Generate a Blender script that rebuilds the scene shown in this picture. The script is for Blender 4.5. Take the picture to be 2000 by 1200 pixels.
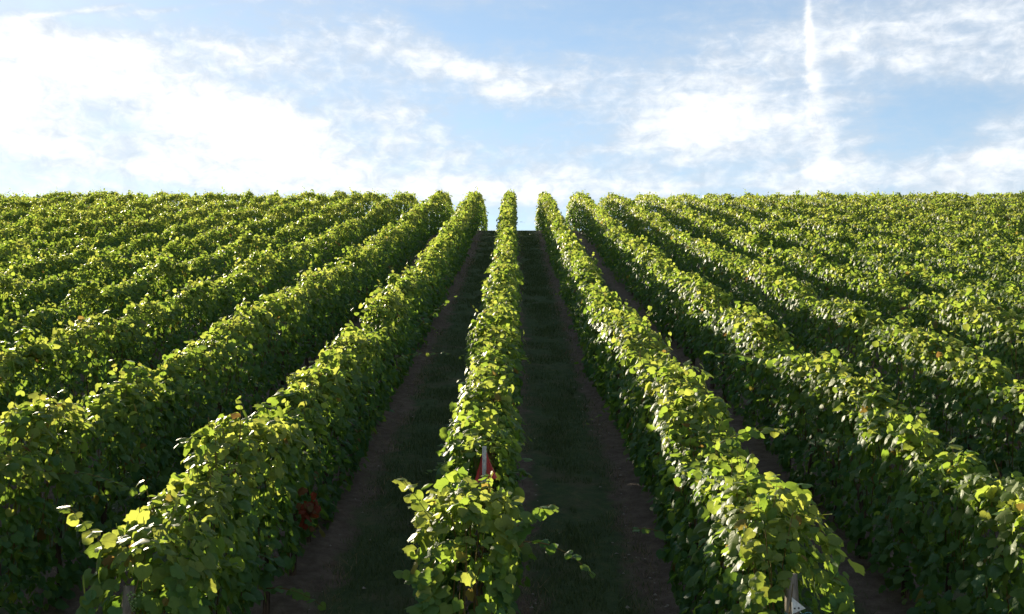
import bpy, math, random
import numpy as np
from mathutils import Matrix, Vector

for o in list(bpy.data.objects):
    bpy.data.objects.remove(o)
SC = bpy.context.scene
COL = SC.collection
RNG = np.random.default_rng(11)
random.seed(11)
R = math.radians

# ------------------------------------------------------------------ camera, sky, sun, exposure
PITCH = 6.0
CAMX = 0.29
cam_d = bpy.data.cameras.new('camera')
cam_d.sensor_width = 36.0
cam_d.lens = 40.0
cam_d.clip_start = 0.1
cam_d.clip_end = 6000
cam = bpy.data.objects.new('camera', cam_d)
COL.objects.link(cam)
cam.location = (CAMX, 0, 0)
cam.rotation_euler = (R(90 + PITCH), 0, R(0.155))
SC.camera = cam
SC.cycles.max_bounces = 6
SC.cycles.diffuse_bounces = 3
SC.cycles.glossy_bounces = 2

SUN_EL, SUN_AZ = 16.9, -27.5          # azimuth from +Y (up the slope), negative = to the left
SKY_STRENGTH = 0.10
SC.view_settings.view_transform = 'Standard'
SC.view_settings.look = 'None'
SC.view_settings.gamma = 1
SC.view_settings.use_curve_mapping = False
SC.view_settings.exposure = 1.92

sd = bpy.data.lights.new('sun', 'SUN')
sd.energy = 3.7
sd.angle = R(0.55)
sd.color = (1.0, 0.88, 0.65)
sun = bpy.data.objects.new('sun', sd)
COL.objects.link(sun)
sdir = Vector((math.sin(R(SUN_AZ)) * math.cos(R(SUN_EL)), math.cos(R(SUN_AZ)) * math.cos(R(SUN_EL)), math.sin(R(SUN_EL))))
sun.rotation_euler = sdir.to_track_quat('Z', 'Y').to_euler()
sun.location = sdir * 60


class NB:
    """small helper that writes node maths as expressions"""
    def __init__(self, tree):
        self.t = tree

    def n(self, typ, **kw):
        nd = self.t.nodes.new(typ)
        for k, v in kw.items():
            setattr(nd, k, v)
        return nd

    def put(self, sock, v):
        if hasattr(v, 'is_output') or isinstance(v, bpy.types.NodeSocket):
            self.t.links.new(v, sock)
        else:
            sock.default_value = v

    def m(self, op, a, b=None, c=None, clamp=False):
        nd = self.n('ShaderNodeMath', operation=op, use_clamp=clamp)
        self.put(nd.inputs[0], a)
        if b is not None:
            self.put(nd.inputs[1], b)
        if c is not None:
            self.put(nd.inputs[2], c)
        return nd.outputs[0]

    def noise(self, vec, scale, detail=4, rough=0.55, dist=0.0, dims='3D'):
        nd = self.n('ShaderNodeTexNoise', noise_dimensions=dims)
        if vec is not None:
            self.put(nd.inputs['Vector'], vec)
        nd.inputs['Scale'].default_value = scale
        nd.inputs['Detail'].default_value = detail
        nd.inputs['Roughness'].default_value = rough
        nd.inputs['Distortion'].default_value = dist
        return nd.outputs[0]

    def comb(self, x, y, z=0.0):
        nd = self.n('ShaderNodeCombineXYZ')
        for s, v in zip(nd.inputs, (x, y, z)):
            self.put(s, v)
        return nd.outputs[0]

    def rng(self, v, a, b, c=0.0, d=1.0, smooth=True):
        nd = self.n('ShaderNodeMapRange', interpolation_type='SMOOTHSTEP' if smooth else 'LINEAR')
        self.put(nd.inputs[0], v)
        for i, q in enumerate((a, b, c, d)):
            nd.inputs[i + 1].default_value = q
        return nd.outputs[0]

    def mix(self, f, a, b, blend='MIX'):
        nd = self.n('ShaderNodeMix', data_type='RGBA', blend_type=blend)
        self.put(nd.inputs[0], f)
        self.put(nd.inputs[6], a if not isinstance(a, tuple) else (*a, 1.0))
        self.put(nd.inputs[7], b if not isinstance(b, tuple) else (*b, 1.0))
        return nd.outputs[2]

    def ramp(self, f, stops):
        nd = self.n('ShaderNodeValToRGB')
        self.put(nd.inputs[0], f)
        e = nd.color_ramp.elements
        while len(e) < len(stops):
            e.new(0.5)
        for q, (p, c) in zip(e, stops):
            q.position = p
            q.color = (*c, 1)
        return nd.outputs[0]


def build_world():
    w = bpy.data.worlds.new('World')
    SC.world = w
    w.use_nodes = True
    t = w.node_tree
    t.nodes.clear()
    b = NB(t)
    sky = b.n('ShaderNodeTexSky', sky_type='NISHITA')
    sky.sun_disc = False
    sky.sun_elevation = R(SUN_EL)
    sky.sun_rotation = R(SUN_AZ)
    sky.altitude = 200
    sky.air_density = 1.0
    sky.dust_density = 0.1
    sky.ozone_density = 2.0
    tc = b.n('ShaderNodeTexCoord')
    sep = b.n('ShaderNodeSeparateXYZ')
    t.links.new(tc.outputs['Generated'], sep.inputs[0])
    X, Y, Z = sep.outputs
    az = b.m('MULTIPLY', b.m('ARCTAN2', X, Y), 57.29578)
    el = b.m('MULTIPLY', b.m('ARCSINE', Z), 57.29578)
    # wispy warp of the sky coordinates
    base = b.comb(az, b.m('MULTIPLY', el, 1.5), 0.0)
    w1 = b.n('ShaderNodeTexNoise')
    t.links.new(base, w1.inputs['Vector'])
    w1.inputs['Scale'].default_value = 0.30
    w1.inputs['Detail'].default_value = 5
    w1.inputs['Roughness'].default_value = 0.6
    s1 = b.n('ShaderNodeSeparateColor')
    t.links.new(w1.outputs['Color'], s1.inputs[0])
    wa = b.m('ADD', az, b.m('MULTIPLY', b.m('SUBTRACT', s1.outputs[0], 0.5), 4.2))
    we = b.m('ADD', el, b.m('MULTIPLY', b.m('SUBTRACT', s1.outputs[1], 0.5), 2.2))

    def P(px, py):            # a direction in the sky (degrees of azimuth and elevation)
        x, y = (px - 1006) / 2222, (600 - py) / 2222
        p = R(PITCH)
        d = (x, math.cos(p) - y * math.sin(p), math.sin(p) + y * math.cos(p))
        L = math.sqrt(sum(q * q for q in d))
        return math.degrees(math.atan2(d[0], d[1])), math.degrees(math.asin(d[2] / L))

    def blob(px, py, rx, ry, rot, amp, ca=wa, ce=we):
        a0, e0 = P(px, py)
        k = 2222 / 57.29578
        rx, ry = rx / k, ry / k
        c, s = math.cos(R(rot)), math.sin(R(rot))
        da = b.m('SUBTRACT', ca, a0)
        de = b.m('SUBTRACT', ce, e0)
        u = b.m('DIVIDE', b.m('ADD', b.m('MULTIPLY', da, c), b.m('MULTIPLY', de, s)), rx)
        v = b.m('DIVIDE', b.m('SUBTRACT', b.m('MULTIPLY', de, c), b.m('MULTIPLY', da, s)), ry)
        r2 = b.m('ADD', b.m('MULTIPLY', u, u), b.m('MULTIPLY', v, v))
        return b.m('MULTIPLY', b.m('EXPONENT', b.m('MULTIPLY', r2, -1.0)), amp)

    def total(lst):
        acc = lst[0]
        for q in lst[1:]:
            acc = b.m('ADD', acc, q)
        return acc

    dens = total([blob(*q) for q in (
        (20, 180, 110, 90, 0, 0.85),
        (210, 165, 120, 35, -15, 0.5),
        (420, 210, 170, 50, -10, 0.75),
        (560, 275, 230, 65, -8, 0.95),
        (760, 240, 110, 50, -20, 0.6),
        (80, 90, 190, 38, 0, 0.55),
        (370, 95, 240, 36, 0, 0.60),
        (580, 105, 190, 40, 0, 0.48),
        (780, 95, 190, 46, -12, 0.62),
        (900, 130, 120, 30, -25, 0.5),
        (1040, 170, 110, 28, -15, 0.45),
        (230, 325, 460, 62, 0, 0.55),
        (1050, 372, 620, 34, 0, 0.72),
        (1280, 180, 200, 70, -15, 0.33),
        (1380, 260, 120, 70, 60, 0.33),
        (1200, 300, 200, 40, 20, 0.3),
        (1540, 290, 190, 100, 0, 0.52),
        (1640, 315, 80, 42, -15, 0.7),
        (1560, 120, 260, 130, 0, 0.50),
        (1800, 70, 260, 60, 0, 0.4),
        (1930, 140, 150, 30, 0, 0.4),
        (1930, 310, 110, 35, 20, 0.45),
        (1030, 255, 140, 48, 0, -0.42),
        (1080, 25, 260, 60, 0, -0.38),
        (1860, 230, 130, 40, 0, -0.42),
        (1750, 362, 70, 18, 0, -0.4),
        (450, 18, 500, 28, 0, -0.25),
    )])
    # general drifting cloud all round the sky
    plane = b.comb(b.m('DIVIDE', X, b.m('ADD', b.m('ABSOLUTE', Z), 0.12)), b.m('DIVIDE', Y, b.m('ADD', b.m('ABSOLUTE', Z), 0.12)), 0.0)
    gen = b.rng(b.noise(plane, 1.1, 6, 0.6, 0.4), 0.30, 0.66)
    fine = b.noise(base, 0.75, 8, 0.62, 0.4)
    streak = b.noise(b.comb(b.m('ADD', b.m('MULTIPLY', az, 0.5), b.m('MULTIPLY', el, 0.3)), b.m('MULTIPLY', el, 2.2), 3.0), 0.5, 6, 0.6, 0.5)
    d = b.m('ADD', b.m('ADD', b.m('MULTIPLY', dens, 0.92), -0.12), b.m('MULTIPLY', gen, 1.0))
    d = b.m('ADD', d, b.m('MULTIPLY', b.m('SUBTRACT', fine, 0.5), 0.95))
    d = b.m('ADD', d, b.m('MULTIPLY', b.m('SUBTRACT', streak, 0.5), 0.85))
    # vapour trails
    trail = total([blob(1579, 50, 7, 80, 0, 0.75, b.m('ADD', az, b.m('MULTIPLY', b.m('SUBTRACT', fine, 0.5), 0.5)), el),
                   blob(1592, 170, 16, 70, 4, 0.5, b.m('ADD', az, b.m('MULTIPLY', b.m('SUBTRACT', fine, 0.5), 1.2)), el),
                   blob(170, 20, 110, 5, 14, 0.62, az, el),
                   blob(330, 18, 110, 7, 12, 0.50, az, el)])
    d = b.m('ADD', d, b.m('MULTIPLY', trail, 1.0))
    cov = b.rng(d, -0.15, 1.45)
    cov = b.m('ADD', b.m('MULTIPLY', cov, 0.83), 0.12)
    bright = b.rng(b.m('ADD', d, b.m('MULTIPLY', b.m('SUBTRACT', b.noise(base, 0.9, 6, 0.6, 0.6), 0.5), 1.9)), 0.45, 1.75)
    ccol = b.mix(bright, (1.80, 2.0, 2.24), (3.0, 3.06, 3.12))
    skyc = b.mix(1.0, sky.outputs[0], (0.48, 0.46, 0.43), 'MULTIPLY')
    col = b.mix(cov, skyc, ccol)
    bg = b.n('ShaderNodeBackground')
    t.links.new(col, bg.inputs[0])
    bg.inputs[1].default_value = SKY_STRENGTH
    out = b.n('ShaderNodeOutputWorld')
    t.links.new(bg.outputs[0], out.inputs[0])


build_world()


# ------------------------------------------------------------------ helpers
def tag(o, label=None, cat=None, group=None, kind=None):
    if label: o['label'] = label
    if cat: o['category'] = cat
    if group: o['group'] = group
    if kind: o['kind'] = kind
    return o


def link(o, parent=None):
    COL.objects.link(o)
    if parent is not None:
        o.parent = parent
    return o


def mesh_np(name, verts, tris=None, quads=None, mat=None, smooth=True, attrs=None):
    """one mesh from numpy arrays; attrs = {name: (type, array)} on points"""
    me = bpy.data.meshes.new(name)
    nt = 0 if tris is None else len(tris)
    nq = 0 if quads is None else len(quads)
    me.vertices.add(len(verts))
    me.vertices.foreach_set('co', np.ascontiguousarray(verts, np.float32).ravel())
    loops = []
    if nt: loops.append(np.asarray(tris, np.int32).ravel())
    if nq: loops.append(np.asarray(quads, np.int32).ravel())
    lp = np.concatenate(loops)
    me.loops.add(len(lp))
    me.loops.foreach_set('vertex_index', lp)
    me.polygons.add(nt + nq)
    st = np.concatenate([np.arange(nt) * 3, nt * 3 + np.arange(nq) * 4]).astype(np.int32)
    me.polygons.foreach_set('loop_start', st)
    me.polygons.foreach_set('use_smooth', np.full(nt + nq, smooth, bool))
    me.update(calc_edges=True)
    if attrs:
        for k, (typ, arr) in attrs.items():
            a = me.attributes.new(k, typ, 'POINT')
            a.data.foreach_set('value' if typ == 'FLOAT' else 'vector', np.ascontiguousarray(arr, np.float32).ravel())
    if mat: me.materials.append(mat)
    return me


def _h(ix, iy, seed):
    n = (ix.astype(np.int64) * 374761393 + iy.astype(np.int64) * 668265263 + seed * 974711) & 0x7fffffff
    n = ((n ^ (n >> 13)) * 1274126177) & 0x7fffffff
    return ((n ^ (n >> 16)) & 0xffff) / 65535.0


def vnoise(x, y, seed=0):
    """value noise in -1..1"""
    x = np.asarray(x, float); y = np.asarray(y, float) + np.zeros_like(x)
    ix, iy = np.floor(x), np.floor(y)
    fx, fy = x - ix, y - iy
    fx = fx * fx * (3 - 2 * fx); fy = fy * fy * (3 - 2 * fy)
    a, b_, c, d = _h(ix, iy, seed), _h(ix + 1, iy, seed), _h(ix, iy + 1, seed), _h(ix + 1, iy + 1, seed)
    return ((a * (1 - fx) + b_ * fx) * (1 - fy) + (c * (1 - fx) + d * fx) * fy) * 2 - 1


def ground_z(y):
    """the hillside: a steady climb, then a rounded crest"""
    y = np.asarray(y, float)
    def climb(q): return -4.13 + 0.2195 * q + 0.00029 * q * q
    y0, k, L = 62.0, 0.020, 24.0
    s0 = 0.2195 + 2 * 0.00029 * y0
    z = climb(np.clip(y, -20, y0))
    u = np.clip(y - y0, 0, L)
    z = z + s0 * u - 0.5 * k * u * u
    z = z + (s0 - k * L) * np.clip(y - y0 - L, 0, None)
    z = z + 0.06 * np.clip(y + 20, None, 0)
    return z


def tube(pts, radii, sides=6, closed=True):
    """verts + quads of a tube along points"""
    pts = np.asarray(pts, float); n = len(pts)
    V, Q = [], []
    for i in range(n):
        d = pts[min(i + 1, n - 1)] - pts[max(i - 1, 0)]
        d = d / (np.linalg.norm(d) + 1e-9)
        ref = np.array([1.0, 0, 0]) if abs(d[0]) < 0.8 else np.array([0, 0, 1.0])
        a = np.cross(d, ref); a /= np.linalg.norm(a)
        c = np.cross(d, a)
        for k in range(sides):
            t = 2 * math.pi * k / sides
            V.append(pts[i] + radii[i] * (math.cos(t) * a + math.sin(t) * c))
    for i in range(n - 1):
        for k in range(sides):
            k2 = (k + 1) % sides
            Q.append((i * sides + k, i * sides + k2, (i + 1) * sides + k2, (i + 1) * sides + k))
    T = []
    if closed:
        V.append(pts[0]); V.append(pts[-1])
        for k in range(sides):
            k2 = (k + 1) % sides
            T.append((n * sides, k2, k))
            T.append((n * sides + 1, (n - 1) * sides + k, (n - 1) * sides + k2))
    return np.array(V), T, Q


class MB:
    """collects verts / tris / quads"""
    def __init__(self):
        self.v, self.t, self.q, self.c = [], [], [], 0

    def add(self, V, T=(), Q=()):
        self.v.append(np.asarray(V, float))
        if len(T): self.t.append(np.asarray(T, int) + self.c)
        if len(Q): self.q.append(np.asarray(Q, int) + self.c)
        self.c += len(V)

    def mesh(self, name, mat, smooth=True):
        return mesh_np(name, np.concatenate(self.v), np.concatenate(self.t) if self.t else None,
                       np.concatenate(self.q) if self.q else None, mat, smooth)


# ------------------------------------------------------------------ materials
def new_mat(name):
    m = bpy.data.materials.new(name)
    m.use_nodes = True
    m.node_tree.nodes.clear()
    return m, NB(m.node_tree)


def finish(m, b, shader):
    out = b.n('ShaderNodeOutputMaterial')
    m.node_tree.links.new(shader, out.inputs[0])
    return m


def principled(b, col, rough=0.6, spec=0.5, metal=0.0, normal=None):
    p = b.n('ShaderNodeBsdfPrincipled')
    b.put(p.inputs['Base Color'], col if not isinstance(col, tuple) else (*col, 1))
    b.put(p.inputs['Roughness'], rough)
    b.put(p.inputs['Metallic'], metal)
    b.put(p.inputs['Specular IOR Level'], spec)
    if normal is not None: b.put(p.inputs['Normal'], normal)
    return p


def bump(b, h, strength=0.5, dist=0.02):
    nd = b.n('ShaderNodeBump')
    nd.inputs['Strength'].default_value = strength
    nd.inputs['Distance'].default_value = dist
    b.put(nd.inputs['Height'], h)
    return nd.outputs[0]


def leaf_material():
    m, b = new_mat('vine_leaf')
    t = m.node_tree
    at = b.n('ShaderNodeAttribute', attribute_name='tint')
    uv = b.n('ShaderNodeAttribute', attribute_name='leafuv')
    tint = at.outputs['Fac']
    geo = b.n('ShaderNodeNewGeometry')
    front = b.ramp(tint, [(0.0, (0.042, 0.114, 0.052)), (0.30, (0.064, 0.142, 0.048)), (0.60, (0.085, 0.138, 0.036)),  # low tints kept bluer: the cool shade of the row sides put into the colour
                          (0.80, (0.14, 0.18, 0.050)), (0.87, (0.150, 0.125, 0.030)), (0.92, (0.13, 0.062, 0.024)), (1.0, (0.150, 0.030, 0.014))])
    trans = b.ramp(tint, [(0.0, (0.090, 0.210, 0.016)), (0.30, (0.18, 0.31, 0.030)), (0.60, (0.33, 0.45, 0.050)),
                          (0.80, (0.50, 0.54, 0.085)), (0.87, (0.36, 0.26, 0.05)), (0.92, (0.17, 0.075, 0.03)), (1.0, (0.30, 0.045, 0.012))])
    # mottling and pale veins
    mot = b.noise(uv.outputs['Vector'], 4.0, 3, 0.6)
    sx = b.n('ShaderNodeSeparateXYZ')
    t.links.new(uv.outputs['Vector'], sx.inputs[0])
    ax = b.m('ABSOLUTE', sx.outputs[0])
    v0 = b.rng(ax, 0.0, 0.030, 1.0, 0.0)
    dv = b.m('ABSOLUTE', b.m('SUBTRACT', b.m('FRACT', b.m('MULTIPLY', b.m('SUBTRACT', sx.outputs[1], b.m('MULTIPLY', ax, 0.9)), 4.5)), 0.5))
    v1 = b.rng(dv, 0.0, 0.09, 0.6, 0.0)
    vein = b.m('MAXIMUM', v0, v1)
    front = b.mix(b.m('MULTIPLY', vein, 0.35), front, (0.14, 0.19, 0.06))
    front = b.mix(b.rng(mot, 0.35, 0.75, 0.0, 0.35), front, b.mix(1.0, front, (0.55, 0.62, 0.6), 'MULTIPLY'))
    # paler, duller underside
    under = b.mix(0.45, front, (0.085, 0.125, 0.060))
    colr = b.mix(geo.outputs['Backfacing'], front, under)
    rough = b.m('ADD', b.m('MULTIPLY', geo.outputs['Backfacing'], 0.20), b.rng(mot, 0.3, 0.8, 0.42, 0.60))
    nrm = bump(b, b.m('ADD', b.m('MULTIPLY', vein, -0.5), mot), 0.35, 0.006)
    p = principled(b, colr, rough, 0.13, 0.0, nrm)
    tr = b.n('ShaderNodeBsdfTranslucent')
    t.links.new(b.mix(b.m('MULTIPLY', vein, 0.25), trans, (0.10, 0.16, 0.02)), tr.inputs[0])
    t.links.new(nrm, tr.inputs['Normal'])
    mx = b.n('ShaderNodeMixShader')
    mx.inputs[0].default_value = 0.50
    t.links.new(p.outputs[0], mx.inputs[1])
    t.links.new(tr.outputs[0], mx.inputs[2])
    return finish(m, b, mx.outputs[0])


def ground_material():
    m, b = new_mat('vineyard_soil_and_sward')
    t = m.node_tree
    tc = b.n('ShaderNodeTexCoord')
    obj = tc.outputs['Object']
    s = b.n('ShaderNodeSeparateXYZ')
    t.links.new(obj, s.inputs[0])
    x = s.outputs[0]
    # distance from the nearest vine row (rows every 2 m)
    ph = b.m('ABSOLUTE', b.m('SUBTRACT', b.m('FRACT', b.m('ADD', b.m('MULTIPLY', x, 0.5), 0.5)), 0.5))
    dist = b.m('MULTIPLY', ph, 2.0)
    n1 = b.noise(obj, 1.2, 5, 0.6)
    n2 = b.noise(obj, 7.0, 5, 0.65)
    n3 = b.noise(obj, 45.0, 4, 0.7)
    edge = b.m('ADD', dist, b.m('MULTIPLY', b.m('SUBTRACT', n1, 0.5), 0.95))
    edge = b.m('ADD', edge, b.m('MULTIPLY', b.m('SUBTRACT', n2, 0.5), 0.35))
    grass = b.rng(edge, 0.36, 0.58)
    soil = b.ramp(n2, [(0.25, (0.085, 0.064, 0.052)), (0.5, (0.145, 0.113, 0.092)), (0.75, (0.22, 0.175, 0.14))])
    soil = b.mix(b.rng(n3, 0.58, 0.78, 0.0, 0.65), soil, (0.34, 0.28, 0.20))
    sward = b.ramp(n2, [(0.3, (0.045, 0.072, 0.034)), (0.55, (0.068, 0.105, 0.046)), (0.75, (0.12, 0.12, 0.06))])
    sward = b.mix(b.rng(n1, 0.48, 0.72, 0.0, 0.55), sward, (0.14, 0.115, 0.08))
    col = b.mix(grass, soil, sward)
    nrm = bump(b, b.m('ADD', n3, b.m('MULTIPLY', n2, 1.6)), 0.9, 0.05)
    p = principled(b, col, 0.95, 0.15, 0.0, nrm)
    return finish(m, b, p.outputs[0])


def blade_material(name, lo, hi, tr=0.25):
    m, b = new_mat(name)
    t = m.node_tree
    g = b.n('ShaderNodeNewGeometry')
    c = b.mix(g.outputs['Random Per Island'], lo, hi)
    p = principled(b, c, 0.6, 0.3)
    tl = b.n('ShaderNodeBsdfTranslucent')
    t.links.new(c, tl.inputs[0])
    mx = b.n('ShaderNodeMixShader')
    mx.inputs[0].default_value = tr
    t.links.new(p.outputs[0], mx.inputs[1]); t.links.new(tl.outputs[0], mx.inputs[2])
    return finish(m, b, mx.outputs[0])


def bark_material(name, a, c, scale=14):
    m, b = new_mat(name)
    t = m.node_tree
    tc = b.n('ShaderNodeTexCoord')
    mp = b.n('ShaderNodeMapping')
    mp.inputs['Scale'].default_value = (1, 1, 0.14)
    t.links.new(tc.outputs['Object'], mp.inputs[0])
    n = b.noise(mp.outputs[0], scale * 3, 6, 0.7)
    nf = b.noise(tc.outputs['Object'], scale * 0.5, 3, 0.5)
    col = b.mix(b.rng(b.m('ADD', b.m('MULTIPLY', n, 0.75), b.m('MULTIPLY', nf, 0.25)), 0.35, 0.68), a, c)
    p = principled(b, col, 0.9, 0.2, 0.0, bump(b, n, 0.9, 0.012))
    return finish(m, b, p.outputs[0])


def metal_material(name, col, rough, metal):
    m, b = new_mat(name)
    tc = b.n('ShaderNodeTexCoord')
    n = b.noise(tc.outputs['Object'], 38, 4, 0.6)
    c = b.mix(b.rng(n, 0.35, 0.7), col, tuple(q * 0.72 for q in col))
    p = principled(b, c, b.rng(n, 0.2, 0.8, rough - 0.08, rough + 0.14), 0.5, metal, bump(b, n, 0.15, 0.004))
    return finish(m, b, p.outputs[0])


def plastic_material(name, col):
    m, b = new_mat(name)
    t = m.node_tree
    tc = b.n('ShaderNodeTexCoord')
    n = b.noise(tc.outputs['Object'], 22, 5, 0.65)
    c = b.mix(b.rng(n, 0.35, 0.75), col, tuple(q * 0.6 + 0.03 for q in col))
    p = principled(b, c, 0.42, 0.5)
    tl = b.n('ShaderNodeBsdfTranslucent')
    tl.inputs[0].default_value = (*col, 1)
    mx = b.n('ShaderNodeMixShader')
    mx.inputs[0].default_value = 0.25
    t.links.new(p.outputs[0], mx.inputs[1]); t.links.new(tl.outputs[0], mx.inputs[2])
    return finish(m, b, mx.outputs[0])


M_LEAF = leaf_material()
M_GROUND = ground_material()
M_GRASS = blade_material('grass_blade', (0.045, 0.080, 0.028), (0.10, 0.135, 0.045))
M_STRAW = blade_material('dry_straw', (0.16, 0.115, 0.065), (0.30, 0.235, 0.135), 0.15)
M_BARK = bark_material('vine_bark', (0.035, 0.024, 0.018), (0.14, 0.10, 0.07))
M_CANE = bark_material('green_brown_cane', (0.10, 0.055, 0.02), (0.19, 0.15, 0.05), 8)
M_WOOD = bark_material('weathered_post_wood', (0.10, 0.082, 0.068), (0.30, 0.26, 0.22), 10)
M_STEEL = metal_material('galvanised_steel', (0.36, 0.37, 0.40), 0.38, 0.85)
M_RUSTY = metal_material('dull_stake_steel', (0.16, 0.13, 0.12), 0.6, 0.5)
M_PLATE = metal_material('pale_plate', (0.62, 0.63, 0.62), 0.5, 0.0)
M_HOLE = metal_material('dark_hole', (0.03, 0.03, 0.03), 0.8, 0.0)
M_RED = plastic_material('red_marker_plastic', (0.66, 0.085, 0.075))
M_TWINE = plastic_material('pale_blue_twine', (0.12, 0.36, 0.42))
M_GRAPE = plastic_material('green_grape', (0.16, 0.24, 0.06))
M_STONE = bark_material('limestone_pebble', (0.16, 0.14, 0.12), (0.36, 0.33, 0.29), 20)

# ------------------------------------------------------------------ ground
def build_ground():
    xs = np.concatenate([[-1500, -600, -250, -120, -80], np.arange(-60, -6, 3.0), np.arange(-6, 6.01, 0.12), np.arange(9, 61, 3.0), [80, 120, 250, 600, 1500]])
    ys = np.concatenate([[-400, -150, -60, -30, -20, -10, 0], np.arange(4, 26, 0.14), np.arange(26, 60, 0.5), np.arange(60, 92, 0.4), np.arange(95, 140, 5), [180, 260, 400, 700, 1200]])
    X, Y = np.meshgrid(xs, ys)
    Z = ground_z(Y)
    near = ((np.abs(X) < 6) & (Y > 4) & (Y < 60))
    rel = 0.030 * vnoise(X * 2.2, Y * 1.1, 3) + 0.018 * vnoise(X * 6, Y * 5, 4)
    ph = np.abs(((X * 0.5 + 0.5) % 1.0) - 0.5) * 2
    rel += 0.05 * np.exp(-(ph / 0.3) ** 2)
    Z = Z + np.where(near, rel, 0)
    nx, ny = len(xs), len(ys)
    i = np.arange(nx * ny).reshape(ny, nx)
    Q = np.stack([i[:-1, :-1], i[:-1, 1:], i[1:, 1:], i[1:, :-1]], -1).reshape(-1, 4)
    me = mesh_np('ground', np.stack([X, Y, Z], -1).reshape(-1, 3), None, Q, M_GROUND, True)
    tag(link(bpy.data.objects.new('ground', me)), 'dark grassy hillside soil rising between the vine rows to the crest', 'ground', kind='structure')


build_ground()


def build_blades(name, n, xfun, hrange, wid, mat, label, cat, y0, y1, lean=0.35, power=2.2, clump=None):
    y = y0 + (y1 - y0) * RNG.random(n) ** power
    x = xfun(n)
    if clump is not None:
        keep = vnoise(x * 1.6, y * 1.1, 8) + 0.5 * vnoise(x * 5, y * 4, 9) > clump
        x, y = x[keep], y[keep]
    n = len(x)
    far = 1 + (y - y0) / 22.0
    h = RNG.uniform(*hrange, n) * (0.6 + 0.6 * RNG.random(n))
    a = RNG.uniform(0, 2 * math.pi, n)
    w = wid * far * RNG.uniform(0.7, 1.3, n)
    base = np.stack([x, y, ground_z(y) - 0.015], -1)
    side = np.stack([np.cos(a), np.sin(a), np.zeros(n)], -1) * w[:, None] * 0.5
    ln = RNG.normal(0, lean, (n, 2)) * h[:, None]
    tip = base + np.stack([ln[:, 0], ln[:, 1], h + 0.02], -1)
    V = np.stack([base - side, base + side, tip], 1).reshape(-1, 3)
    T = np.arange(n * 3).reshape(-1, 3)
    me = mesh_np(name, V, T, None, mat, False)
    tag(link(bpy.data.objects.new(name, me)), label, cat, kind='stuff')


def lane_x(n):
    k = RNG.choice([-3.0, -1.0, -1.0, -1.0, 1.0, 1.0, 1.0, 3.0], n)
    return k + RNG.normal(0, 0.36, n)


def strip_x(n):
    k = RNG.choice([-4.0, -2.0, -2.0, 0.0, 0.0, 2.0, 2.0], n)
    return k + RNG.choice([-1, 1], n) * np.abs(RNG.normal(0.33, 0.16, n))


build_blades('grass', 110000, lane_x, (0.03, 0.085), 0.008, M_GRASS, 'short dark green grass growing along the lanes between rows', 'grass', 7.5, 64, 0.5, 2.0, -0.35)
build_blades('dry_grass', 34000, strip_x, (0.03, 0.12), 0.006, M_STRAW, 'pale dry straw and dead grass along the bare strips beside the vines', 'dry grass', 7.5, 60, 1.1, 2.0, -0.1)


def build_pebbles(n=900):
    y = 8 + 26 * RNG.random(n) ** 1.8
    x = strip_x(n)
    ico = np.array([(0, 0, 0.6), (1, 0, 0), (0.3, 0.9, 0), (-0.8, 0.5, 0), (-0.7, -0.6, 0), (0.4, -0.9, 0)])
    T0 = np.array([(0, 1, 2), (0, 2, 3), (0, 3, 4), (0, 4, 5), (0, 5, 1)])
    sz = RNG.uniform(0.008, 0.028, n)
    V = ico[None] * sz[:, None, None] * RNG.uniform(0.6, 1.3, (n, 6, 3))
    V = V + np.stack([x, y, ground_z(y) + 0.03], -1)[:, None]
    T = (T0[None] + 6 * np.arange(n)[:, None, None]).reshape(-1, 3)
    me = mesh_np('pebbles', V.reshape(-1, 3), T, None, M_STONE, False)
    tag(link(bpy.data.objects.new('pebbles', me)), 'small pale stones and clods scattered on the bare strips', 'pebbles', kind='stuff')


build_pebbles()

# ------------------------------------------------------------------ leaves
def mirror(half):
    """half outline from base to tip on +x; first and last lie on the midrib"""
    h = np.array(half, float)
    left = h[1:-1][::-1] * [-1, 1]
    return np.concatenate([h, left])


def fan(out, c):
    V = np.concatenate([out, [c]])
    n = len(out)
    T = [(n, i, (i + 1) % n) for i in range(n)]
    return V, np.array(T)


L0A = fan(mirror([(0, .05), (.20, -.07), (.43, .06), (.53, .33), (.41, .50), (.43, .70), (.21, .80), (.10, .93), (0, 1.0)]), (0, .38))
L0B = fan(mirror([(0, .08), (.24, -.05), (.47, .12), (.52, .36), (.47, .55), (.36, .70), (.25, .78), (.12, .88), (0, .97)]), (0, .40))
L0C = fan(mirror([(0, .03), (.22, -.10), (.40, -.01), (.50, .24), (.55, .42), (.36, .55), (.34, .74), (.15, .80), (0, 1.04)]), (0, .36))
L1 = fan(mirror([(0, .04), (.36, -.03), (.52, .34), (.38, .72), (0, 1.0)]), (0, .38))
L2V = np.array([(0, .02), (.44, .10), (.44, .66), (0, 1.0), (-.44, .66), (-.44, .10)])
L2T = np.array([(0, 1, 2), (0, 2, 3), (0, 3, 4), (0, 4, 5)])
LODS = [(L0A, L0B, L0C), (L1,), ((L2V, L2T),)]


def deform(uv, fold, cup, wave, phase):
    """uv (n,2) template, per leaf params (N,) -> local coords (N,n,3)"""
    x = uv[None, :, 0]; y = uv[None, :, 1]
    z = -fold[:, None] * np.abs(x) - cup[:, None] * ((y - .35) ** 2 + 0.5 * x * x) \
        + wave[:, None] * np.sin(7 * x + 5 * y + phase[:, None]) * (np.abs(x) + np.abs(y - .4))
    return np.stack([x + 0 * z, y + 0 * z, z], -1)


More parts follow.
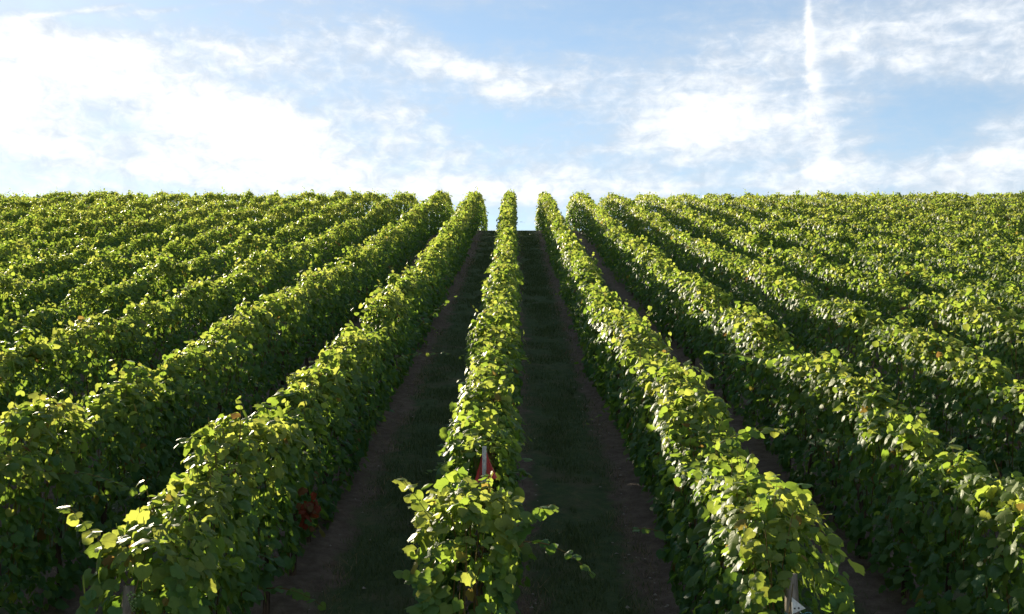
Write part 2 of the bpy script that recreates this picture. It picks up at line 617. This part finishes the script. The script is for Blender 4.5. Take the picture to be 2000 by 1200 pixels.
class Leaves:
    """list of leaves: position, normal, tip direction, size, tint, shell flag"""
    def __init__(self):
        self.p, self.n, self.d, self.s, self.t, self.o = [], [], [], [], [], []

    def add(self, p, n, d, s, t, o=None):
        self.p.append(p); self.n.append(n); self.d.append(d); self.s.append(s); self.t.append(t)
        self.o.append(np.zeros(len(s), bool) if o is None else o)

    def done(self):
        self.p, self.n, self.d = (np.concatenate(q) for q in (self.p, self.n, self.d))
        self.s, self.t, self.o = (np.concatenate(q) for q in (self.s, self.t, self.o))
        n = self.n / (np.linalg.norm(self.n, axis=1, keepdims=True) + 1e-9)
        d = self.d - n * (self.d * n).sum(1, keepdims=True)
        d /= np.linalg.norm(d, axis=1, keepdims=True) + 1e-9
        x = np.cross(d, n)
        self.M = np.stack([x, d, n], -1)            # columns: side, tip, normal
        N = len(self.s)
        self.fold = RNG.uniform(-0.05, 0.45, N)
        self.cup = RNG.uniform(0.0, 0.75, N)
        self.wave = RNG.uniform(0.0, 0.12, N)
        self.ph = RNG.uniform(0, 6.28, N)

    def keep(self, m):
        for a in ('p', 'n', 'd', 's', 't', 'o', 'M', 'fold', 'cup', 'wave', 'ph'):
            setattr(self, a, getattr(self, a)[m])


def leaf_mesh(name, L, idx_by_lod, origin):
    Vs, Ts, Tint, UV, c = [], [], [], [], 0
    for lod, idx in enumerate(idx_by_lod):
        if not len(idx): continue
        temps = LODS[lod]
        pick = RNG.integers(0, len(temps), len(idx))
        for k, (tv, tt) in enumerate(temps):
            ii = idx[pick == k]
            if not len(ii): continue
            loc = deform(tv, L.fold[ii], L.cup[ii], L.wave[ii], L.ph[ii])
            W = np.einsum('nij,nkj->nki', L.M[ii], loc) * L.s[ii][:, None, None] + (L.p[ii] - origin)[:, None]
            n, k2 = len(ii), len(tv)
            Vs.append(W.reshape(-1, 3))
            Ts.append((tt[None] + k2 * np.arange(n)[:, None, None]).reshape(-1, 3) + c)
            Tint.append(np.repeat(L.t[ii], k2))
            uv = np.zeros((n, k2, 3)); uv[:, :, :2] = tv[None]; uv[:, :, 2] = L.ph[ii][:, None] * 3
            UV.append(uv.reshape(-1, 3))
            c += n * k2
    return mesh_np(name, np.concatenate(Vs), np.concatenate(Ts), None, M_LEAF, True,
                   {'tint': ('FLOAT', np.concatenate(Tint)), 'leafuv': ('FLOAT_VECTOR', np.concatenate(UV))})


# shared leaf meshes for the leaves that are objects of their own
TINTS = [0.06, 0.18, 0.30, 0.42, 0.54, 0.66, 0.78, 0.86, 0.93, 1.0]
LEAF_ME = []
for ti in TINTS:
    row = []
    for k in range(3):
        tv, tt = LODS[0][k]
        loc = deform(tv, np.array([RNG.uniform(0.02, .4)]), np.array([RNG.uniform(.1, .7)]), np.array([RNG.uniform(0.02, .12)]), np.array([RNG.uniform(0, 6)]))[0]
        uv = np.zeros((len(tv), 3)); uv[:, :2] = tv; uv[:, 2] = RNG.uniform(0, 20)
        row.append(mesh_np('leaf', loc, tt, None, M_LEAF, True, {'tint': ('FLOAT', np.full(len(tv), ti)), 'leafuv': ('FLOAT_VECTOR', uv)}))
    LEAF_ME.append(row)


def leaf_obj(M3, pos, size, tint, parent):
    i = int(np.argmin([abs(tint - q) for q in TINTS]))
    o = bpy.data.objects.new('leaf', random.choice(LEAF_ME[i]))
    m = Matrix([[M3[r][c] * size for c in range(3)] + [pos[r]] for r in range(3)] + [[0, 0, 0, 1]])
    o.parent = parent
    o.matrix_local = m
    COL.objects.link(o)
    return o


# ------------------------------------------------------------------ vine rows
SP = 2.0
Y_END = 78.0
Y_FRONT = 7.15


def row_tint(n, zrel, rng_):
    """tint of leaves: older low down with cool shade painted in, young and yellower with sunlit tone on top"""
    t = 0.24 + 0.46 * np.clip(zrel, 0, 1.1) ** 2.2 + rng_.normal(0, 0.13, n)  # height ramp: leaf age plus painted shade below and sunlit yellow above
    t = np.clip(t, 0.0, 0.80)
    r = rng_.random(n)
    t = np.where(r < 0.014, rng_.uniform(0.84, 0.90, n), t)
    t = np.where(r < 0.005, rng_.uniform(0.87, 0.91, n), t)
    return t


def bunches(n, rng_):
    return rng_.normal(0, 1, (n, 3))


def make_row(k):
    rx = k * SP
    rough = 1.25 if k < 0 else 0.9            # the rows on the rust-leaf side grow less evenly
    ys = 6.93 if abs(k) == 1 else Y_FRONT + (RNG.uniform(-0.1, 0.1) if k else 0.0)
    lim = (abs(rx - CAMX) - 1.3) / 0.47 - (4.0 if k < 0 else 1.8)
    y0 = max(ys, lim)
    y1 = Y_END
    origin = np.array([rx, y0, float(ground_z(y0))])
    root = bpy.data.objects.new('vine_row', None)
    root.location = origin
    root.empty_display_size = 0.3
    link(root)
    L = Leaves()
    stems = []
    sd_ = 100 + k * 7
    near_front = (y0 <= ys + 0.01)

    def top(y):
        g_ = np.clip((y - 34) / 26, 0, 1)
        b_ = 1.76 + 0.32 * g_ * g_ * (3 - 2 * g_) + rough * (0.11 * vnoise(y * 0.5, k, sd_) + 0.14 * vnoise(y * 1.15, k, sd_ + 1) + 0.06 * vnoise(y * 4.3, k, sd_ + 2))
        if k == 0: b_ = b_ - 0.40 * np.exp(-((y - 9.35) / 0.55) ** 2)
        if near_front:
            b_ = b_ + 0.16 * np.exp(-((y - ys - 0.5) / 0.9) ** 2) - 0.28 * np.exp(-((y - ys) / 0.22) ** 2)
        return b_

    def bot(y):
        b_ = 0.26 + 0.14 * vnoise(y * 0.8, k, sd_ + 3) + 0.10 * vnoise(y * 2.6, k, sd_ + 4)
        if k == -1: b_ = b_ + 0.32 * np.clip((13 - y) / 3, 0, 1)
        if k in (0, 1): b_ = b_ - 0.03
        if near_front: b_ = b_ + 0.55 * np.exp(-((y - ys) / 0.30) ** 2) * (0.3 if k == 0 else 1.0)
        return b_

    def wob(y): return 0.06 * vnoise(y * 0.25, k, sd_ + 5)

    def half(y, z): return 0.265 + 0.04 * np.exp(-((y - 7.5) / 1.5) ** 2) + 0.05 * rough * vnoise(y * 0.9, z * 0.7, sd_ + 6) + 0.085 * vnoise(y * 2.3, z * 2.3, sd_ + 7)

    for (a, c, dens, lod) in ((y0, 15.5, 740, 0), (15.5, 31, 540, 1), (31, y1, 360, 2)):
        a = max(a, y0)
        if c <= a: continue
        n = int((c - a) * dens)
        y = RNG.uniform(a, c, n)
        zt, zb = top(y), bot(y)
        kind = RNG.random(n)
        istop = kind < 0.27
        side = np.where(RNG.random(n) < 0.5, -1.0, 1.0)
        # sides
        u = RNG.random(n) ** 0.9
        z = zb + (zt - zb) * u
        w = half(y, z) * np.clip(1.06 - 0.18 * np.clip((u - 0.70) / 0.34, 0, 1) ** 2, 0, 2) * np.clip(0.55 + u * 2.2, 0, 1)
        inset = RNG.exponential(0.055, n)
        pok = RNG.random(n) < 0.06
        inset = np.where(pok, -RNG.uniform(0, 0.11, n), inset)
        xs = side * np.clip(w - inset, 0.0, None)
        # tops
        q = RNG.uniform(-1, 1, n)
        wt = half(y, zt) * 0.98
        xt = q * wt
        ztop = zt - 0.07 * q * q - RNG.exponential(0.06, n) + np.where(RNG.random(n) < 0.10, RNG.uniform(0, 0.10, n), 0)
        xx = np.where(istop, xt, xs)
        zz = np.where(istop, ztop, z)
        P = np.stack([rx + wob(y) + xx, y, ground_z(y) + zz], -1)
        out = np.where(istop, q * 0.6, side)
        nz = np.where(istop, 0.75, 0.50)
        nrm = np.stack([out * 0.95, np.zeros(n) - 0.12, nz], -1) + RNG.normal(0, 0.46, (n, 3))
        if near_front:       # the end of the row faces down the slope
            e = np.exp(-((y - ys) / 0.35) ** 2)
            nrm[:, 1] -= 1.0 * e
        tip = np.stack([out * 0.35, np.zeros(n), -np.where(istop, 0.25, 0.9)], -1) + RNG.normal(0, 0.45, (n, 3))
        s = (0.056 + 0.078 * RNG.random(n) ** 1.3) * np.where(istop, 0.82, 1.0) * (1.0 if lod == 0 else 0.99 if lod == 1 else 1.14)
        L.add(P, nrm, tip, s, row_tint(n, (zz - 0.5) / 1.3, RNG), (inset < 0.03) | istop)

        # upright shoots along the top, with the leaves that stand out of the outline
        ns = int((c - a) * 4.2)
        sy = RNG.uniform(a + 0.05, c, ns)
        keep = vnoise(sy * 1.1, k, sd_ + 9) > (-0.45 if k < 0 else -0.35)
        if k == 0: keep &= ~((sy > 8.5) & (sy < 9.95))
        sy = sy[keep]; ns = len(sy)
        ln = RNG.uniform(0.08, 0.26, ns) * (1 + 0.9 * (RNG.random(ns) < 0.18)) * (1.1 if k < 0 else 0.9)
        lean = RNG.normal(0, 0.30, (ns, 2))
        bx = RNG.uniform(-0.17, 0.17, ns)
        for i_ in np.where(sy < 24)[0] if abs(k) <= 5 else ():
            f_ = np.array([0.0, 0.4, 0.75, 1.0])[:, None]
            b0 = np.array([rx + float(wob(sy[i_])) + bx[i_], sy[i_], float(ground_z(sy[i_])) + float(top(sy[i_:i_ + 1])[0]) - 0.16])
            stems.append((b0 + f_ * np.array([lean[i_, 0] * ln[i_], lean[i_, 1] * ln[i_], ln[i_] + 0.13]) - origin, np.array([0.0036, 0.003, 0.0024, 0.0016])))
        for j in range(8):
            f = (j + 0.3) / 8
            pp = np.stack([rx + wob(sy) + bx + lean[:, 0] * ln * f, sy + lean[:, 1] * ln * f, ground_z(sy) + top(sy) - 0.08 + (ln + 0.06) * f], -1)
            ang = RNG.uniform(0, 6.28, ns)
            o = np.stack([np.cos(ang), np.sin(ang), np.zeros(ns)], -1)
            pp = pp + o * 0.035 * (1.2 - f)
            L.add(pp, o * 0.5 + np.array([0, 0, 0.7]) + RNG.normal(0, 0.35, (ns, 3)), o + np.array([0, 0, -0.35]),
                  RNG.uniform(0.072, 0.115, ns) * (1.05 - 0.45 * f) * (1.0 if lod < 2 else 1.15),
                  np.clip(0.49 + 0.24 * f + RNG.normal(0, 0.09, ns), 0, 0.82), np.ones(ns, bool))

        # tufts of young growth that swell the outline
        nt = int((c - a) * (1.5 if k < 0 else 1.05))
        ty = RNG.uniform(a + 0.1, c, nt)
        if k == 0: ty = ty[~((ty > 8.5) & (ty < 9.95))]
        nt = len(ty)
        tx = RNG.uniform(-0.2, 0.2, nt); tr = RNG.uniform(0.09, 0.20, nt)
        tz = top(ty) + RNG.uniform(-0.08, 0.10, nt) * rough
        m = 26 if lod == 0 else 20 if lod == 1 else 11
        u3 = RNG.normal(0, 1, (nt, m, 3)); u3 /= np.linalg.norm(u3, axis=2, keepdims=True)
        u3[:, :, 2] = np.abs(u3[:, :, 2]) * 1.15 - 0.25
        pp = (np.stack([rx + wob(ty) + tx, ty, ground_z(ty) + tz], -1)[:, None] + u3 * tr[:, None, None] * RNG.uniform(0.55, 1.1, (nt, m, 1))).reshape(-1, 3)
        u3 = u3.reshape(-1, 3)
        L.add(pp, u3 * 0.8 + np.array([0, 0, 0.35]) + RNG.normal(0, 0.4, u3.shape), u3 * 0.5 + np.array([0, 0, -0.7]) + RNG.normal(0, 0.3, u3.shape),
              RNG.uniform(0.065, 0.115, len(pp)) * (1.0 if lod < 2 else 1.15), np.clip(0.61 + RNG.normal(0, 0.11, len(pp)), 0, 0.81), np.ones(len(pp), bool))

    # straggling side shoots
    nl = int((min(y1, 60) - y0) * 0.45)
    for _ in range(nl):
        yy = RNG.uniform(y0 + 0.3, min(y1, 62))
        s_ = RNG.choice([-1, 1])
        zz = RNG.uniform(0.5, 1.55)
        ll = RNG.uniform(0.18, 0.50)
        m = 7
        f = (np.arange(m) + 0.5) / m
        yj = RNG.normal(0, 0.35)
        rise = RNG.uniform(-0.2, 0.5)
        P = np.stack([rx + s_ * (0.26 + ll * f), yy + yj * ll * f, float(ground_z(yy)) + zz + rise * ll * f - 0.5 * ll * f * f], -1)
        L.add(P, np.array([0.1 * s_, -0.25, 0.9]) + RNG.normal(0, 0.35, (m, 3)), np.array([s_ * 0.5, 0, -0.5]) + RNG.normal(0, 0.6, (m, 3)),
              RNG.uniform(0.07, 0.11, m) * (1.08 - 0.6 * f), np.clip(0.42 + 0.25 * f + RNG.normal(0, 0.08, m), 0, .8), np.ones(m, bool))
    L.done()
    # room round the marker stake, and round the heads of the two end posts
    hgt = L.p[:, 2] - ground_z(L.p[:, 1])
    cut = np.zeros(len(L.s), bool)
    if k == 0: cut = (np.hypot(L.p[:, 0] - 0.02, (L.p[:, 1] - 9.85) * 0.6) < 0.17) & (hgt > 1.38)
    if k == 1: cut = (np.abs(L.p[:, 0] - 2.03) < 0.16) & (L.p[:, 1] < 7.25) & (hgt < 1.57)
    if k == -1: cut = (np.abs(L.p[:, 0] + 2.13) < 0.14) & (L.p[:, 1] < 7.25) & (hgt < 1.48)
    L.keep(~cut)

    # the (up to) 300 leaves that show largest become objects, the rest one mesh
    chosen = np.zeros(len(L.s), bool)
    if abs(k) <= 5:
        dx = L.p[:, 0] - CAMX; dy = L.p[:, 1]; dz = L.p[:, 2]
        pr = R(PITCH)
        dep = dy * math.cos(pr) + dz * math.sin(pr)
        up = -dy * math.sin(pr) + dz * math.cos(pr)
        px, py = 1006 + 2222 * dx / dep, 600 - 2222 * up / dep
        vis = L.o & (px > 4) & (px < 1996) & (py > 4) & (py < 1196) & (dep < 27)
        off = L.p[:, 0] - rx
        if k > 0: vis &= (off < 0.12)
        if k < 0: vis &= (off > -0.12)
        big = np.where(vis, L.s / dep, 0)
        order = np.argsort(-big)[:292]
        order = order[big[order] > 0]
        chosen[order] = True
    dist = L.p[:, 1]
    rest = np.where(~chosen)[0]
    lods = [rest[dist[rest] < 15.5], rest[(dist[rest] >= 15.5) & (dist[rest] < 31)], rest[dist[rest] >= 31]]
    fol = link(bpy.data.objects.new('foliage', leaf_mesh('foliage', L, lods, origin)), root)
    tag(fol, kind='stuff')
    for i in np.where(chosen)[0]:
        leaf_obj(L.M[i], L.p[i] - origin, L.s[i], L.t[i], root)
    # trunks, one per vine
    if abs(k) <= 4:
        yy = y0 + 0.35
        while yy < 36:
            o = bpy.data.objects.new('trunk', random.choice(TRUNKS))
            o.parent = root
            o.location = (RNG.normal(0, 0.02), yy - y0, float(ground_z(yy)) - origin[2] - 0.05)
            o.rotation_euler = (0, 0, RNG.uniform(0, 6.28))
            q = RNG.uniform(0.85, 1.15)
            o.scale = (q, q, RNG.uniform(0.92, 1.1))
            COL.objects.link(o)
            yy += RNG.uniform(0.95, 1.25)
    # fruiting canes and shoots inside the wall of leaves
    if abs(k) <= 5:
        mb = MB()
        for q_, r_ in stems:
            mb.add(*tube(q_, r_, 4, False))
        yy = y0 + 0.15
        while yy < 22:
            zb = float(ground_z(yy))
            x0 = RNG.normal(0, 0.10)
            h1 = float(top(np.array([yy]))[0]) + RNG.uniform(-0.15, 0.12)
            pts = [(x0 * f + RNG.normal(0, 0.02), yy - y0 + 0.10 * f * RNG.normal(), zb - origin[2] + 0.62 + (h1 - 0.62) * f) for f in np.linspace(0, 1, 5)]
            V, T, Q = tube(pts, np.linspace(0.0055, 0.0025, 5), 4, False)
            mb.add(V, T, Q)
            yy += RNG.uniform(0.10, 0.2)
        tag(link(bpy.data.objects.new('canes', mb.mesh('canes', M_CANE)), root), kind='stuff')
    return root, origin, top


def make_trunks():
    res = []
    for v in range(4):
        n = 9
        f = np.linspace(0, 1, n)
        r1, r2 = RNG.normal(0, 0.02, n).cumsum() * 0.5, RNG.normal(0, 0.02, n).cumsum() * 0.5
        pts = np.stack([r1, r2, f * 0.82], -1)
        rad = (0.036 - 0.014 * f) * RNG.uniform(0.85, 1.25, n)
        rad[0] *= 1.4
        V, T, Q = tube(pts, rad, 7)
        mb = MB(); mb.add(V, T, Q)
        res.append(mb.mesh('trunk', M_BARK))
    return res


TRUNKS = make_trunks()
ORD = ['', 'first', 'second', 'third', 'fourth', 'fifth', 'sixth', 'seventh', 'eighth', 'ninth', 'tenth', 'eleventh', 'twelfth', 'thirteenth',
       'fourteenth', 'fifteenth', 'sixteenth', 'seventeenth', 'eighteenth']


def row_label(k):
    if k == 0: return 'grapevine row with the red marker stake standing in it'
    if k == 1: return 'grapevine row ending at the wooden post with white triangular plate'
    if k == -1: return 'grapevine row with a rusty red dead leaf clump low on its side'
    w = ORD[abs(k) - 1]
    if k > 1: return f'{w} grapevine row beyond the plated wooden post, counted away from the red marker'
    return f'{w} grapevine row beyond the rusty leaf clump, counted away from the red marker'


ROWS = {}
for k in range(-16, 17):
    ROWS[k] = make_row(k)
    tag(ROWS[k][0], row_label(k), 'vine row', 'grapevine rows climbing the slope')


# ------------------------------------------------------------------ shoots that stand out from the rows in the photograph
def world_at(px, py, x):
    """the point of the plane x = const that lies behind a photo position"""
    p = R(PITCH)
    a, u = (px - 1006) / 2222, (600 - py) / 2222
    d = np.array([a, math.cos(p) - u * math.sin(p), math.sin(p) + u * math.cos(p)])
    t = (x - CAMX) / d[0]
    return np.array([CAMX, 0, 0]) + d * t


def at_depth(px, py, y):
    p = R(PITCH)
    a, u = (px - 1006) / 2222, (600 - py) / 2222
    d = np.array([a, math.cos(p) - u * math.sin(p), math.sin(p) + u * math.cos(p)])
    return np.array([CAMX, 0, 0]) + d * (y / d[1])


def shoot(k, p0, p1, n, size, tint, sag=0.1, bend=0.0):
    root, origin, _ = ROWS[k]
    p0, p1 = np.array(p0) - origin, np.array(p1) - origin
    f = np.linspace(0, 1, 9)[:, None]
    pts = p0 + (p1 - p0) * f + np.array([bend, 0, sag]) * (4 * f * (1 - f))
    V, T, Q = tube(pts, np.linspace(0.005, 0.0018, 9), 5)
    mb = MB(); mb.add(V, T, Q)
    st = link(bpy.data.objects.new('shoot', mb.mesh('shoot', M_CANE)), root)
    ax = (p1 - p0) / np.linalg.norm(p1 - p0)
    for j in range(n):
        g = (j + 0.6) / n
        c = p0 + (p1 - p0) * g + np.array([bend, 0, sag]) * (4 * g * (1 - g))
        sd = 1 if j % 2 else -1
        side = np.cross(ax, [0, 0.3, 1.0]); side /= np.linalg.norm(side)
        nrm = np.array([0, -0.45, 0.8]) + RNG.normal(0, 0.33, 3)
        tip = side * sd * 0.8 + ax * 0.5 + np.array([0, 0, -0.5]) + RNG.normal(0, 0.25, 3)
        nrm = nrm / np.linalg.norm(nrm)
        tip = tip - nrm * tip.dot(nrm); tip /= np.linalg.norm(tip)
        M3 = np.stack([np.cross(tip, nrm), tip, nrm], -1)
        t = min(0.80, max(0.0, tint + RNG.normal(0, 0.08) + 0.1 * g))
        leaf_obj(M3, c + side * sd * 0.01, size * (1.1 - 0.5 * g) * RNG.uniform(0.85, 1.15), t, st)


shoot(0, at_depth(850, 1040, 7.5), at_depth(782, 930, 7.35), 13, 0.12, 0.62, 0.02)
shoot(0, at_depth(830, 1140, 7.4), at_depth(785, 1120, 7.3), 4, 0.10, 0.5, 0.02)
shoot(0, at_depth(1000, 1040, 7.6), at_depth(1085, 985, 7.5), 12, 0.12, 0.45, 0.04)
shoot(0, at_depth(1010, 1060, 7.9), at_depth(1160, 1125, 8.0), 9, 0.11, 0.25, 0.08)
shoot(0, at_depth(920, 960, 8.0), at_depth(905, 930, 7.9), 5, 0.10, 0.6, 0.0)
shoot(-1, at_depth(230, 1110, 7.3), at_depth(125, 985, 7.15), 13, 0.125, 0.66, 0.03)
shoot(-2, at_depth(90, 930, 10.3), at_depth(255, 960, 10.1), 15, 0.12, 0.45, 0.08)
shoot(-1, at_depth(520, 1150, 9.2), at_depth(630, 1185, 9.0), 7, 0.10, 0.3, 0.05)
shoot(1, at_depth(1400, 870, 9.9), at_depth(1530, 838, 9.8), 17, 0.135, 0.55, 0.05)
shoot(1, at_depth(1290, 1040, 9.6), at_depth(1235, 1035, 9.4), 5, 0.09, 0.35, 0.02)
shoot(2, at_depth(1480, 700, 14.5), at_depth(1375, 690, 14.3), 9, 0.12, 0.35, 0.02)
shoot(1, at_depth(1600, 1130, 7.3), at_depth(1655, 1150, 7.2), 5, 0.10, 0.4, 0.04)
shoot(-1, at_depth(800, 655, 20.5), at_depth(890, 575, 20.0), 9, 0.12, 0.45, 0.02)
shoot(-1, at_depth(770, 700, 17.5), at_depth(880, 690, 17.3), 8, 0.11, 0.4, 0.04)

# dead, rust-red leaf clump low on the row
def rust_clump():
    root, origin, _ = ROWS[-1]
    c = world_at(603, 990, -2.0 + 0.44)
    for j in range(26):
        p = c + RNG.normal(0, 1, 3) * np.array([0.035, 0.10, 0.10]) - origin
        nrm = np.array([0.9, -0.3, 0.3]) + RNG.normal(0, 0.6, 3); nrm /= np.linalg.norm(nrm)
        tip = np.array([0, 0, -1.0]) + RNG.normal(0, 0.4, 3)
        tip = tip - nrm * tip.dot(nrm); tip /= np.linalg.norm(tip)
        leaf_obj(np.stack([np.cross(tip, nrm), tip, nrm], -1), p, RNG.uniform(0.06, 0.10), RNG.choice([0.93, 1.0, 1.0]), root)


rust_clump()


def grape_bunch():
    root, origin, _ = ROWS[-1]
    c = at_depth(262, 1168, 7.0) - origin
    mb = MB()
    for j in range(34):
        f = j / 34
        a = j * 2.4
        r = 0.038 * (1 - f) + 0.006
        p = c + np.array([math.cos(a) * r, math.sin(a) * r, 0.03 - f * 0.11])
        pts = [p + np.array([0, 0, q]) for q in (-0.009, -0.006, 0, 0.006, 0.009)]
        V, T, Q = tube(pts, [0.001, 0.0066, 0.0095, 0.0066, 0.001], 6)
        mb.add(V, T, Q)
    link(bpy.data.objects.new('grape_bunch', mb.mesh('grape_bunch', M_GRAPE)), root)


grape_bunch()

# ------------------------------------------------------------------ posts and stakes
def channel(w, d, t, h):
    """open C-profile of rolled steel with lips"""
    out = [(-w, d), (-w, -d), (w, -d), (w, d), (w - 0.35 * w, d), (w - 0.35 * w, d - t), (w - t, d - t), (w - t, -d + t), (-w + t, -d + t), (-w + t, d - t), (-w + 0.35 * w, d - t), (-w + 0.35 * w, d)]
    n = len(out)
    V = [(x, y, z) for z in (0, h) for x, y in out]
    Q = [(i, (i + 1) % n, n + (i + 1) % n, n + i) for i in range(n)]
    cap = [(0, 1, 8, 9), (1, 2, 7, 8), (2, 3, 6, 7), (3, 4, 5, 6), (0, 9, 10, 11)]
    Q += [tuple(n + i for i in c) for c in cap]
    return np.array(V), Q


def red_stake():
    y = 9.9
    g = float(ground_z(y))
    topz = at_depth(945, 872, y)[2]
    x = at_depth(946, 900, y)[0]
    root = bpy.data.objects.new('marker_stake', None)
    root.location = (x, y, g)
    link(root)
    tag(root, 'galvanised steel stake with a red triangular marker near its top', 'stake')
    h = topz - g + 0.12
    mb = MB()
    V, Q = channel(0.017, 0.016, 0.004, h)
    V[:, 2] -= 0.12
    V[:, :2] *= -1
    mb.add(V, [], Q)
    link(bpy.data.objects.new('channel_post', mb.mesh('channel_post', M_STEEL, False)), root)
    # red sheet folded round the back of the stake: apex at the top, flaring downwards
    zt, zb = h - 0.12 - 0.055, h - 0.12 - 0.315
    n, m = 13, 7
    outer, inner = [], []
    for i in range(m):
        f = i / (m - 1)
        for j in range(n):
            u = -1 + 2 * j / (n - 1)
            half_w = 0.020 + 0.075 * f ** 1.15 + (0.016 * f if u > 0 else 0)
            xx = u * half_w
            yy = 0.028 + 0.030 * f * (1 - u * u) - 0.02 * f * abs(u) + 0.004 * math.sin(9 * u + 4 * f)
            zz = zt + (zb - zt) * f + (0.045 * u * f if u > 0 else 0.012 * u * f)
            outer.append((xx, yy, zz)); inner.append((xx, yy + 0.004, zz))
    V = np.array(outer + inner)
    N = n * m
    Q = []
    for i in range(m - 1):
        for j in range(n - 1):
            a = i * n + j
            Q.append((a, a + n, a + n + 1, a + 1))
            Q.append((N + a, N + a + 1, N + a + n + 1, N + a + n))
    for i in range(m - 1):
        for j in (0, n - 1):
            a = i * n + j
            Q.append((a, a + n, N + a + n, N + a))
    for j in range(n - 1):
        for i in (0, m - 1):
            a = i * n + j
            Q.append((a, a + 1, N + a + 1, N + a))
    mb = MB(); mb.add(V, [], Q)
    o = link(bpy.data.objects.new('marker_flag', mb.mesh('marker_flag', M_RED, True)), root)
    tag(o, 'red plastic triangular marker folded round the stake')


red_stake()


def box(cx, cy, cz, sx, sy, sz):
    V = np.array([(cx + a * sx / 2, cy + b_ * sy / 2, cz + c * sz / 2) for c in (-1, 1) for a, b_ in ((-1, -1), (1, -1), (1, 1), (-1, 1))])
    Q = [(0, 3, 2, 1), (4, 5, 6, 7), (0, 1, 5, 4), (1, 2, 6, 5), (2, 3, 7, 6), (3, 0, 4, 7)]
    return V, Q


def wood_post(px, py, y, plate, label, rad=0.045):
    p = at_depth(px, py, y)
    g = float(ground_z(y))
    h = p[2] - g
    root = bpy.data.objects.new('end_post', None)
    root.location = (p[0], y, g)
    link(root)
    tag(root, label, 'post', 'wooden end posts of the vine rows')
    n = 9
    f = np.linspace(0, 1, n)
    pts = np.stack([0.006 * np.sin(5 * f), 0.02 * f, -0.1 + (h + 0.1) * f], -1)
    rr = rad * (1.05 - 0.08 * f) * (1 + 0.02 * np.sin(11 * f)); rr[-1] *= 0.86
    V, T, Q = tube(pts, rr, 14)
    mb = MB(); mb.add(V, T, Q)
    link(bpy.data.objects.new('wooden_shaft', mb.mesh('wooden_shaft', M_WOOD)), root)
    # tying twine
    zz = h - 0.235
    for w in range(2 if plate else 1):
        a = np.linspace(0, 2 * math.pi, 17)
        pts = np.stack([(rad * 1.06 + 0.003) * np.cos(a), 0.015 + (rad * 1.06 + 0.003) * np.sin(a), zz - 0.03 * w + 0.008 * np.sin(a + w)], -1)
        V, T, Q = tube(pts, np.full(17, 0.003), 5, False)
        mb = MB(); mb.add(V, T, Q)
        if plate and w == 0:
            tail = [(rad + 0.004, -0.02, zz), (rad + 0.03, -0.035, zz + 0.012), (rad + 0.055, -0.02, zz + 0.005), (rad + 0.06, 0.02, zz - 0.03)]
            V, T, Q = tube(tail, [0.003] * 4, 5); mb.add(V, T, Q)
        link(bpy.data.objects.new('twine', mb.mesh('twine', M_TWINE)), root)
    if plate:
        z0 = h - 0.185
        tri = [(-0.022, 0.055), (-0.022, -0.045), (0.060, -0.012)]
        yf = -rad - 0.006
        V = [(x, yf, z0 + z) for x, z in tri] + [(x, yf + 0.005, z0 + z) for x, z in tri]
        mb = MB(); mb.add(V, [(0, 1, 2), (5, 4, 3)], [(0, 3, 4, 1), (1, 4, 5, 2), (2, 5, 3, 0)])
        pl = link(bpy.data.objects.new('triangular_plate', mb.mesh('triangular_plate', M_PLATE, False)), root)
        tag(pl, 'white triangular metal plate with two holes')
        for (hx, hz) in ((-0.006, -0.012), (0.018, -0.010)):
            a = np.linspace(0, 2 * math.pi, 9)[:-1]
            V = [(hx + 0.006 * math.cos(t), yf - 0.0025, z0 + hz + 0.006 * math.sin(t)) for t in a] + [(hx + 0.006 * math.cos(t), yf - 0.0005, z0 + hz + 0.006 * math.sin(t)) for t in a]
            V.append((hx, yf - 0.0025, z0 + hz))
            mb = MB(); mb.add(V, [(16, (i + 1) % 8, i) for i in range(8)], [(i, (i + 1) % 8, 8 + (i + 1) % 8, 8 + i) for i in range(8)])
            link(bpy.data.objects.new('plate_hole', mb.mesh('plate_hole', M_HOLE, False)), pl)


wood_post(1548, 1122, 7.14, True, 'weathered wooden end post with white triangular plate and blue twine')
wood_post(252, 1146, 7.14, False, 'weathered wooden end post below hanging vine leaves, without a plate')


def steel_stake(k, px, py, label, w=0.024):
    p = world_at(px, py, k * SP)
    g = float(ground_z(p[1]))
    h = p[2] - g
    root = bpy.data.objects.new('trellis_stake', None)
    root.location = (k * SP, p[1], g)
    link(root)
    tag(root, label, 'stake')
    mb = MB()
    V, Q = channel(w, w * 0.85, 0.005, h + 0.1)
    V[:, 2] -= 0.1
    mb.add(V, [], Q)
    s = link(bpy.data.objects.new('channel_post', mb.mesh('channel_post', M_RUSTY if px < 1800 else M_STEEL, False)), root)
    for q in range(3):
        V, Q = box(0, -w * 0.85 - 0.005, h - 0.1 - 0.35 * q, w * 1.2, 0.008, 0.016)
        mb = MB(); mb.add(V, [], Q)
        link(bpy.data.objects.new('wire_hook', mb.mesh('wire_hook', M_STEEL, False)), s)


steel_stake(10, 1985, 455, 'pale steel trellis stake showing above far vine leaves', 0.045)
steel_stake(-8, 428, 452, 'dark steel trellis stake standing among far vine rows', 0.04)
